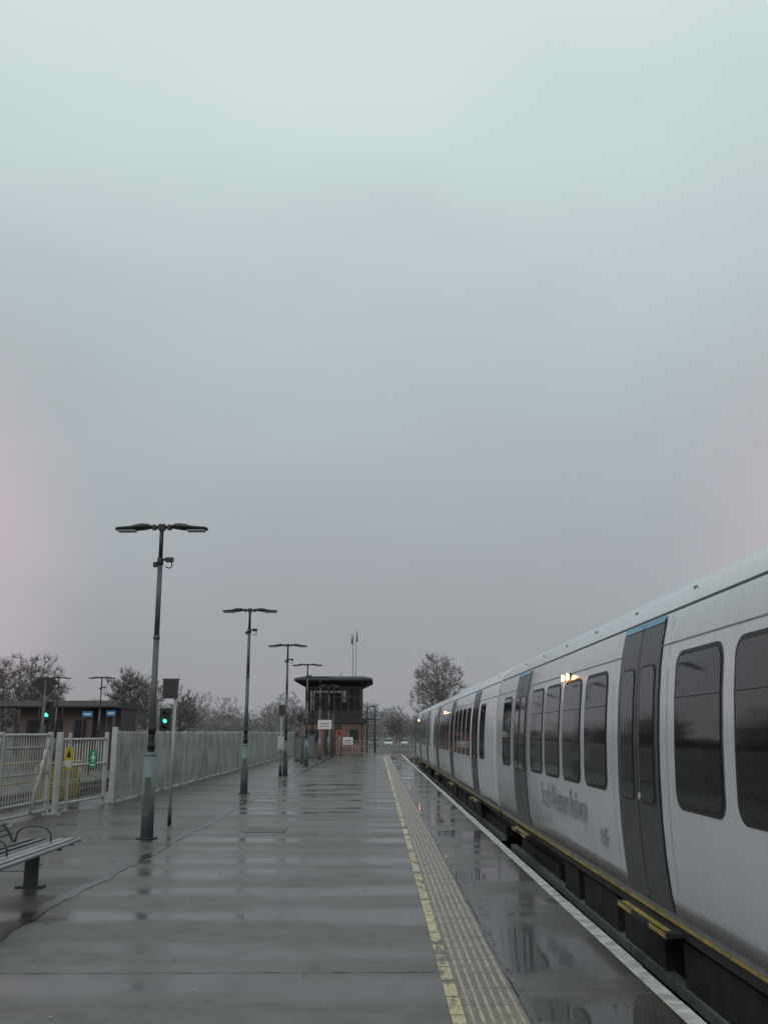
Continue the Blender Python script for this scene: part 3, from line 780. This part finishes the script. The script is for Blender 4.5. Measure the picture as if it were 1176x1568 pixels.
for xx, yy in ((2.6, 3.0), (3.25, 3.0), (3.25, 4.35)): g.cyl((xx, yy, -0.9), (xx, yy, 3.7), 0.03, n=6, m=M_dark)
g.tube([(2.6, 3.0, 3.7), (3.25, 3.0, 3.7), (3.25, 4.35, 3.7)], 0.025, M_dark, 6)
g.cyl((-1.6, -0.05, 0), (-1.6, -0.05, 5.3), 0.04, n=8, m=M_dark)
g.cyl((2.2, -0.06, -0.1), (2.2, -0.06, 2.35), 0.04, n=8, m=M_dark)
g.cyl((0.5, 2, 5.8), (0.5, 2, 6.3), 0.03, n=6, m=M_dark)
sbp(g, 'fittings')
g = MB()
g.cyl((0, 0, -0.95), (0, 0, 9.9), 0.06, 0.05, 10, M_galv); g.cyl((0.28, 0, -0.95), (0.28, 0, 9.6), 0.05, 0.04, 10, M_galv)
for x, z in ((-0.1, 9.7), (0.34, 9.9)):
    g.cyl((x, -0.1, z - 0.45), (x, -0.1, z + 0.45), 0.08, n=8, m=M_galv)
for z in (2, 4, 6, 8): g.box(0, 0.28, -0.03, 0.03, z, z + 0.05, M_galv)
g.build('antenna_mast', loc=(-2.15, 84, 0))
bb = empty('brick_building', (-22.9, 70, -0.95))
g = MB(); g.box(-2.8, 2.4, 0, 6, 0, 4.3, M_brick2); g.build('walls', bb)
g = MB(); g.box(-3.9, 4.4, -1.2, 6.6, 4.3, 4.72, M_roofd); g.box(-4.0, 4.5, -1.3, -1.2, 4.4, 4.8, M_roofg)
g.box(2.4, 4.3, 0.5, 5, 0, 4.29, M_cladd); g.build('roof', bb)
g = MB()
for k in range(3):
    x = -2.3 + 1.7 * k; g.box(x, x + 0.9, -0.04, 0.02, 1.8, 3.5, M_frame); g.box(x + 0.08, x + 0.82, -0.05, -0.04, 1.88, 3.42, M_bglass)
for x in (-3.7, -0.5, 4.2): g.cyl((x, -1.05, 0), (x, -1.05, 4.3), 0.07, n=8, m=M_frame)
g.build('windows', bb)
g = MB(); g.box(-6, 6, 0, 8, 0, 4.5, M_cladd)
g.loft([[(-6.3, -0.3, 4.5), (6.3, -0.3, 4.5), (6.3, 8.3, 4.5), (-6.3, 8.3, 4.5)], [(-6.0, 3.9, 6.0), (6.0, 3.9, 6.0), (6.0, 4.1, 6.0), (-6.0, 4.1, 6.0)]], M_roofd)
for k in range(5): g.box(-5 + 2.2 * k, -4 + 2.2 * k, -0.03, 0, 1.5, 3, M_bglass)
g.build('depot_building', loc=(-38, 118, -0.95))

# ---------------------------------------------------------------- clutter near the platform end
def post_sign(x, y, z0, z1, w_, col, nm, back=M_galv):
    g = MB()
    for xx in (-w_ * 0.35, w_ * 0.35): g.cyl((xx, 0.03, 0), (xx, 0.03, z1), 0.025, n=8, m=back)
    g.box(-w_ / 2, w_ / 2, -0.02, 0.0, z0, z1, col)
    g.box(-w_ * 0.35, w_ * 0.35, -0.024, -0.02, z0 + (z1 - z0) * 0.55, z0 + (z1 - z0) * 0.62, M_sblk)
    g.box(-w_ * 0.35, w_ * 0.3, -0.024, -0.02, z0 + (z1 - z0) * 0.3, z0 + (z1 - z0) * 0.36, M_sblk)
    g.build(nm, loc=(x, y, 0))
post_sign(-3.25, 60, 1.85, 2.4, 0.85, M_swht, 'platform_notice')
post_sign(-2.2, 73, 0.75, 1.3, 0.75, M_swht, 'poster_board')
M_red = mat('sign_red', (0.45, 0.05, 0.03), 0.4)
g = MB(); g.cyl((0, 0.02, 0), (0, 0.02, 1.6), 0.03, n=8, m=M_galv); g.cyl((0, -0.01, 1.6), (0, 0.0, 1.6), 0.24, n=20, m=M_red); g.cyl((0, -0.02, 1.6), (0, -0.011, 1.6), 0.12, n=20, m=M_sblk)
g.build('speed_sign', loc=(-2.8, 73, 0))
g = MB(); g.cyl((0, 0, 0), (0, 0, 2.7), 0.035, n=8, m=M_galv); g.box(-0.12, 0.12, -0.1, 0.1, 1.0, 1.5, M_galv2); g.box(-0.1, 0.14, -0.08, 0.08, 2.3, 2.7, M_dark); g.cyl((0, 0, 0), (0, 0, 0.4), 0.06, n=8, m=M_dark)
g.build('equipment_post', loc=(-3.75, 38.0, 0))
for (x, y, h) in ((-4.6, 58, 1.4), (-4.4, 64, 1.5), (-5.0, 66, 1.3)):
    g = MB(); g.box(-0.3, 0.3, -0.2, 0.2, 0.05, h, M_lampd); g.box(-0.33, 0.33, -0.23, 0.23, h, h + 0.05, M_lampd); g.box(-0.32, 0.32, -0.22, 0.22, 0, 0.05, M_dark); g.box(-0.22, 0.22, -0.205, -0.2, 0.15, h - 0.1, M_lamp)
    g.build('equipment_cabinet', loc=(x, y, 0))
for (x, y, h, sw) in ((-4.0, 52, 2.6, 0.3), (-3.0, 66, 2.9, 0.0), (-2.6, 70, 2.2, 0.4), (-4.2, 70, 3.2, 0.35)):
    g = MB(); g.cyl((0, 0, 0), (0, 0, h), 0.035, n=8, m=M_lampd); g.cyl((0, 0, 0), (0, 0, 0.25), 0.055, n=8, m=M_dark); g.box(-0.06, 0.06, -0.06, 0.06, h, h + 0.12, M_dark)
    if sw: g.box(-sw, sw * 0.2, -0.04, -0.035, h - 0.35, h - 0.02, M_dark)
    g.build('equipment_post', loc=(x, y, 0))
g = MB()
for (x0, x1, y) in ((-3.0, -0.4, 72.6),):
    for z in (1.05, 0.6, 0.15): g.tube([(x0, y, z), (x1, y, z)], 0.022, M_galv, 6)
    for k in range(14): g.cyl((x0 + (x1 - x0) * k / 13, y, 0), (x0 + (x1 - x0) * k / 13, y, 1.05), 0.012, n=5, m=M_galv)
g.build('end_railing')
g = MB()
for k in range(60):
    x = -0.8 + 0.16 * k; g.box(x - 0.025, x + 0.025, 0, 0.02, -0.9, 0.55, M_galv)
for z in (-0.5, 0.4): g.box(-0.8, 8.6, 0.02, 0.06, z, z + 0.05, M_galv)
g.build('boundary_fence', loc=(0, 98, 0))

# ---------------------------------------------------------------- parked cars
M_carw = mat('car_paint_white', (0.65, 0.66, 0.67), 0.3, var=0.05, coat=0.5); M_tyre = mat('tyre', (0.02, 0.02, 0.02), 0.8)
M_card = mat('car_paint_grey', (0.1, 0.11, 0.12), 0.3, var=0.05, coat=0.5); M_head = mat('headlight', (0.8, 0.8, 0.8), 0.1)
def parked(x, y, z, paint):
    g = MB()
    rings = []
    for yy, zb, zt, w_ in ((0, 0.4, 0.62, 0.80), (0.12, 0.28, 0.74, 0.87), (1.05, 0.25, 0.95, 0.9), (3.4, 0.25, 1.0, 0.9), (4.1, 0.28, 0.95, 0.86), (4.25, 0.4, 0.8, 0.8)):
        rings.append([(-w_, yy, zb), (w_, yy, zb), (w_, yy, zt - 0.12), (w_ - 0.1, yy, zt), (-w_ + 0.1, yy, zt), (-w_, yy, zt - 0.12)])
    g.loft(rings, paint)
    g.loft([[(-0.8, 1.1, 0.93), (0.8, 1.1, 0.93), (0.8, 3.9, 0.93), (-0.8, 3.9, 0.93)], [(-0.66, 1.75, 1.42), (0.66, 1.75, 1.42), (0.66, 3.3, 1.42), (-0.66, 3.3, 1.42)]], M_bglass)
    g.loft([[(-0.67, 1.7, 1.42), (0.67, 1.7, 1.42), (0.67, 3.4, 1.42), (-0.67, 3.4, 1.42)], [(-0.55, 1.9, 1.49), (0.55, 1.9, 1.49), (0.55, 3.2, 1.49), (-0.55, 3.2, 1.49)]], paint)
    for xx in (-0.92, 0.72):
        for yy in (0.85, 3.4): g.cyl((xx, yy, 0.32), (xx + 0.2, yy, 0.32), 0.32, n=16, m=M_tyre)
    for xx in (-0.62, 0.62): g.box(xx - 0.15, xx + 0.15, -0.01 + 0.02, 0.05, 0.58, 0.70, M_head)
    g.box(-0.4, 0.4, -0.01, 0.05, 0.42, 0.56, M_tyre)
    g.build('parked_car', loc=(x, y, z))
parked(2.1, 180, -0.95, M_carw); parked(-0.6, 182, -0.95, M_card); parked(4.9, 183, -0.95, M_carw)

# ---------------------------------------------------------------- trees (branch skeleton grown toward points in the crown)
def hazed_bark(name, c): return mat(name, c, 0.9, var=0.3, vscale=0.5, spec=0.1)  # distance haze is painted into the twig colour, paler for farther trees
B_near = hazed_bark('bare_twigs_hazed_near', (0.19, 0.16, 0.165))
B_mid = hazed_bark('bare_twigs_hazed_mid', (0.30, 0.285, 0.29))
B_far = hazed_bark('bare_twigs_hazed_far', (0.42, 0.425, 0.44))
def tree_template(H, R, seed, N=420, twigs=7, crown0=0.22, twl=0.06, tww=0.0028, full=False):
    rs = np.random.RandomState(seed)
    nl = 9
    az = rs.uniform(0, 2 * np.pi, nl); lr = rs.uniform(0.25, 0.62, nl) * R; lz = rs.uniform(crown0 + 0.2, 0.80, nl) * H
    lobes = np.stack([np.cos(az) * lr, np.sin(az) * lr, lz], 1); lobes[0] = (0, 0, H * 0.80); lobes[1] = (0, 0, H * 0.6)
    lrad = rs.uniform(0.32, 0.5, nl) * R; lrad[0] = 0.45 * R; lrad[1] = 0.6 * R
    P = []
    while len(P) < N:
        if full:
            # tall rounded crown, slightly ragged outline
            d = rs.normal(size=3); d /= np.linalg.norm(d); r = rs.uniform() ** 0.42
            rag = 1 + 0.10 * math.sin(5 * math.atan2(d[1], d[0]) + 4 * d[2]) + 0.06 * math.sin(9 * d[2] + 3 * d[0])
            p = np.array([0, 0, 0.60 * H]) + d * r * rag * np.array([R * 0.92, R * 0.92, 0.37 * H])
        else:
            k = rs.randint(nl); d = rs.normal(size=3); d /= np.linalg.norm(d); r = rs.uniform() ** 0.45
            p = lobes[k] + d * r * lrad[k] * np.array([1, 1, 1.25])
        if p[2] > H: p[2] = H - rs.uniform(0, 0.05) * H
        if p[2] < crown0 * H: continue
        P.append(p)
    P = np.array(P)
    trunk = np.array([[0, 0, 0], [0.01 * H, 0, 0.10 * H], [0, 0.01 * H, 0.2 * H], [0.015 * H, 0, 0.32 * H], [0, 0, 0.45 * H], [-0.01 * H, 0.01 * H, 0.6 * H], [0, 0, 0.74 * H]])
    parent = [-1, 0, 1, 2, 3, 4, 5]
    core = np.array([0, 0, 0.3 * H])
    order = np.argsort(np.linalg.norm((P - core) * [1.3, 1.3, 0.8], axis=1))
    arr = np.zeros((N + 7, 3)); arr[:7] = trunk; cnt = 7
    depth = np.zeros(N + 7)
    for idx in order:
        p = P[idx]
        q = arr[1:cnt]
        dd = np.linalg.norm(q - p, axis=1)
        pen = np.maximum(0, q[:, 2] - p[2] + 0.15 * dd) * 1.2
        j = int(np.argmin(dd + pen + depth[1:cnt] * 0.03 * R)) + 1
        parent.append(j); depth[cnt] = depth[j] + 1; arr[cnt] = p; cnt += 1
    load = np.ones(cnt)
    for i in range(cnt - 1, 0, -1): load[parent[i]] += load[i]
    segs = []; blades = []
    r_of = lambda l: H * 0.0011 * (l ** 0.46)
    for i in range(1, cnt):
        j = parent[i]
        a = arr[j]; b = arr[i]
        mid = (a + b) / 2 + rs.normal(size=3) * np.linalg.norm(b - a) * 0.10 + np.array([0, 0, 0.06 * np.linalg.norm(b - a)])
        ra, rb = r_of(load[i]) * 1.05, r_of(load[i])
        if i < 7: mid = (a + b) / 2
        segs.append((a, mid, ra, (ra + rb) / 2)); segs.append((mid, b, (ra + rb) / 2, rb))
        if i >= 7:
            base = (b - a) / (np.linalg.norm(b - a) + 1e-6)
            outw = b - np.array([0, 0, H * 0.45]); outw /= np.linalg.norm(outw) + 1e-6
            for _ in range(twigs if load[i] < 4 else 3):
                d = base * 0.5 + outw * 0.5 + rs.normal(size=3) * 0.55 + [0, 0, 0.25]; d /= np.linalg.norm(d)
                o = a + (b - a) * rs.uniform(0.4, 1.0)
                L = rs.uniform(0.5, 1.4) * twl * H
                s = np.cross(d, rs.normal(size=3)); s /= np.linalg.norm(s); s *= tww * H
                blades.append((o - s, o + s, o + d * L))
                for __ in range(2):
                    d2 = d + rs.normal(size=3) * 0.6; d2 /= np.linalg.norm(d2); o2 = o + d * L * rs.uniform(0.3, 0.8)
                    blades.append((o2 - s * 0.6, o2 + s * 0.6, o2 + d2 * L * 0.5))
    return segs, blades
def add_tree(g, tpl, x, y, z, sc, ang, m, wmul=1.0, sz=1.0):
    segs, blades = tpl
    c, s_ = math.cos(ang), math.sin(ang)
    def T(p): return (x + (p[0] * c - p[1] * s_) * sc, y + (p[0] * s_ + p[1] * c) * sc, z + p[2] * sz)
    mi = g.mid(m)
    for a, b, ra, rb in segs:
        g.cyl(T(a), T(b), ra * sc * wmul, rb * sc * wmul, 5 if ra > 0.1 else 3, m, cap=False)
    for a, b, e1 in blades:
        i = len(g.v)
        g.v += [T(a), T(b), T(e1)]; g.f.append((i, i + 1, i + 2)); g.mi.append(mi); g.sm.append(False)
def px2x(px, y): return (px - 578) * y * 0.974 / 1450
def ztop(py, y): return 1.65 + (1121 - py) * y * 0.974 * 0.974 / 1450
def bare_tree(px, py, y, R, m, seed, N=420, twigs=7, crown0=0.2, tww=0.0028, twl=0.06, full=False):
    H = ztop(py, y) + 0.95
    g = MB(); add_tree(g, tree_template(H, R, seed, N, twigs, crown0, tww=tww, twl=twl, full=full), 0, 0, 0, 1, 0, m)
    g.build('bare_tree', loc=(px2x(px, y), y, -0.95))
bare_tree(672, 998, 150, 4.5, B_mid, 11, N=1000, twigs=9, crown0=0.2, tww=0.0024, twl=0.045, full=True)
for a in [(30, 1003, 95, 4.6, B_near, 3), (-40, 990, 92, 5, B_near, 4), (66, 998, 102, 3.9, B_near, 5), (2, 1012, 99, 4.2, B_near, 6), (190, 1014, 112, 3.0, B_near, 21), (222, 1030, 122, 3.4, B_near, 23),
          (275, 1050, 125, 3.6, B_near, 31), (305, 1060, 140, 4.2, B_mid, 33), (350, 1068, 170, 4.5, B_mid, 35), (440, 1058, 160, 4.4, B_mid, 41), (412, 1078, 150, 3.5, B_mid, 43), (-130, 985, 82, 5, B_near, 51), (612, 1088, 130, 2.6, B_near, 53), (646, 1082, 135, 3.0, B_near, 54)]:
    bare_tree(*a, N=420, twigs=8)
rd = random.Random(99)
tpls = [tree_template(10, 4.2, 100 + k, N=150, twigs=6, crown0=0.1, tww=0.010, twl=0.08) for k in range(6)]
g = MB()
for px in range(-700, 1500, 17):
    for row in range(2):
        y = rd.uniform(225, 240) + row * 25
        top = 1083 + 8 * math.sin(px * 0.021) + rd.uniform(-9, 9) + row * 3
        if px < 250: top -= 10
        H = ztop(top, y) + 0.95
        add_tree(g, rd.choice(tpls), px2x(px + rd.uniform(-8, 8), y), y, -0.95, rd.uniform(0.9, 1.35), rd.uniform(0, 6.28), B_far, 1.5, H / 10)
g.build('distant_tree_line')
tpl2 = [tree_template(10, 5.0, 200 + k, N=150, twigs=7, crown0=0.03, tww=0.007, twl=0.07) for k in range(5)]
g = MB()
for px in list(range(-500, 480, 24)) + list(range(560, 680, 14)):
    y = rd.uniform(160, 190)
    top = 1094 + rd.uniform(-9, 8) + (4 if px > 560 else 0)
    H = ztop(top, y) + 0.95
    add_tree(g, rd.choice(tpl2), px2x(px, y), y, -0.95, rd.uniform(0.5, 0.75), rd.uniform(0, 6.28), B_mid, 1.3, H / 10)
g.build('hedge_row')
g = MB()
for k in range(34):
    y = -15 + k * 4.2 + rd.uniform(-1, 1)
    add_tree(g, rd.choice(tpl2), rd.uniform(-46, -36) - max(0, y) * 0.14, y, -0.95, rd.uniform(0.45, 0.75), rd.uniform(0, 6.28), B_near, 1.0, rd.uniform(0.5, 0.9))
g.build('lineside_scrub')
g = MB()
rows = []
for yy, zz in ((195, -0.95), (205, 0.2), (232, 1.6), (300, 2.2), (420, -0.94)):
    rows.append([(x, yy + 3 * math.sin(x * 0.05), zz + (0.35 * math.sin(x * 0.11 + yy) if zz > 0 else 0)) for x in range(-260, 261, 10)])
g.loft(rows, M_ground, cap=False, smooth=True, closed=False)
g.build('embankment')
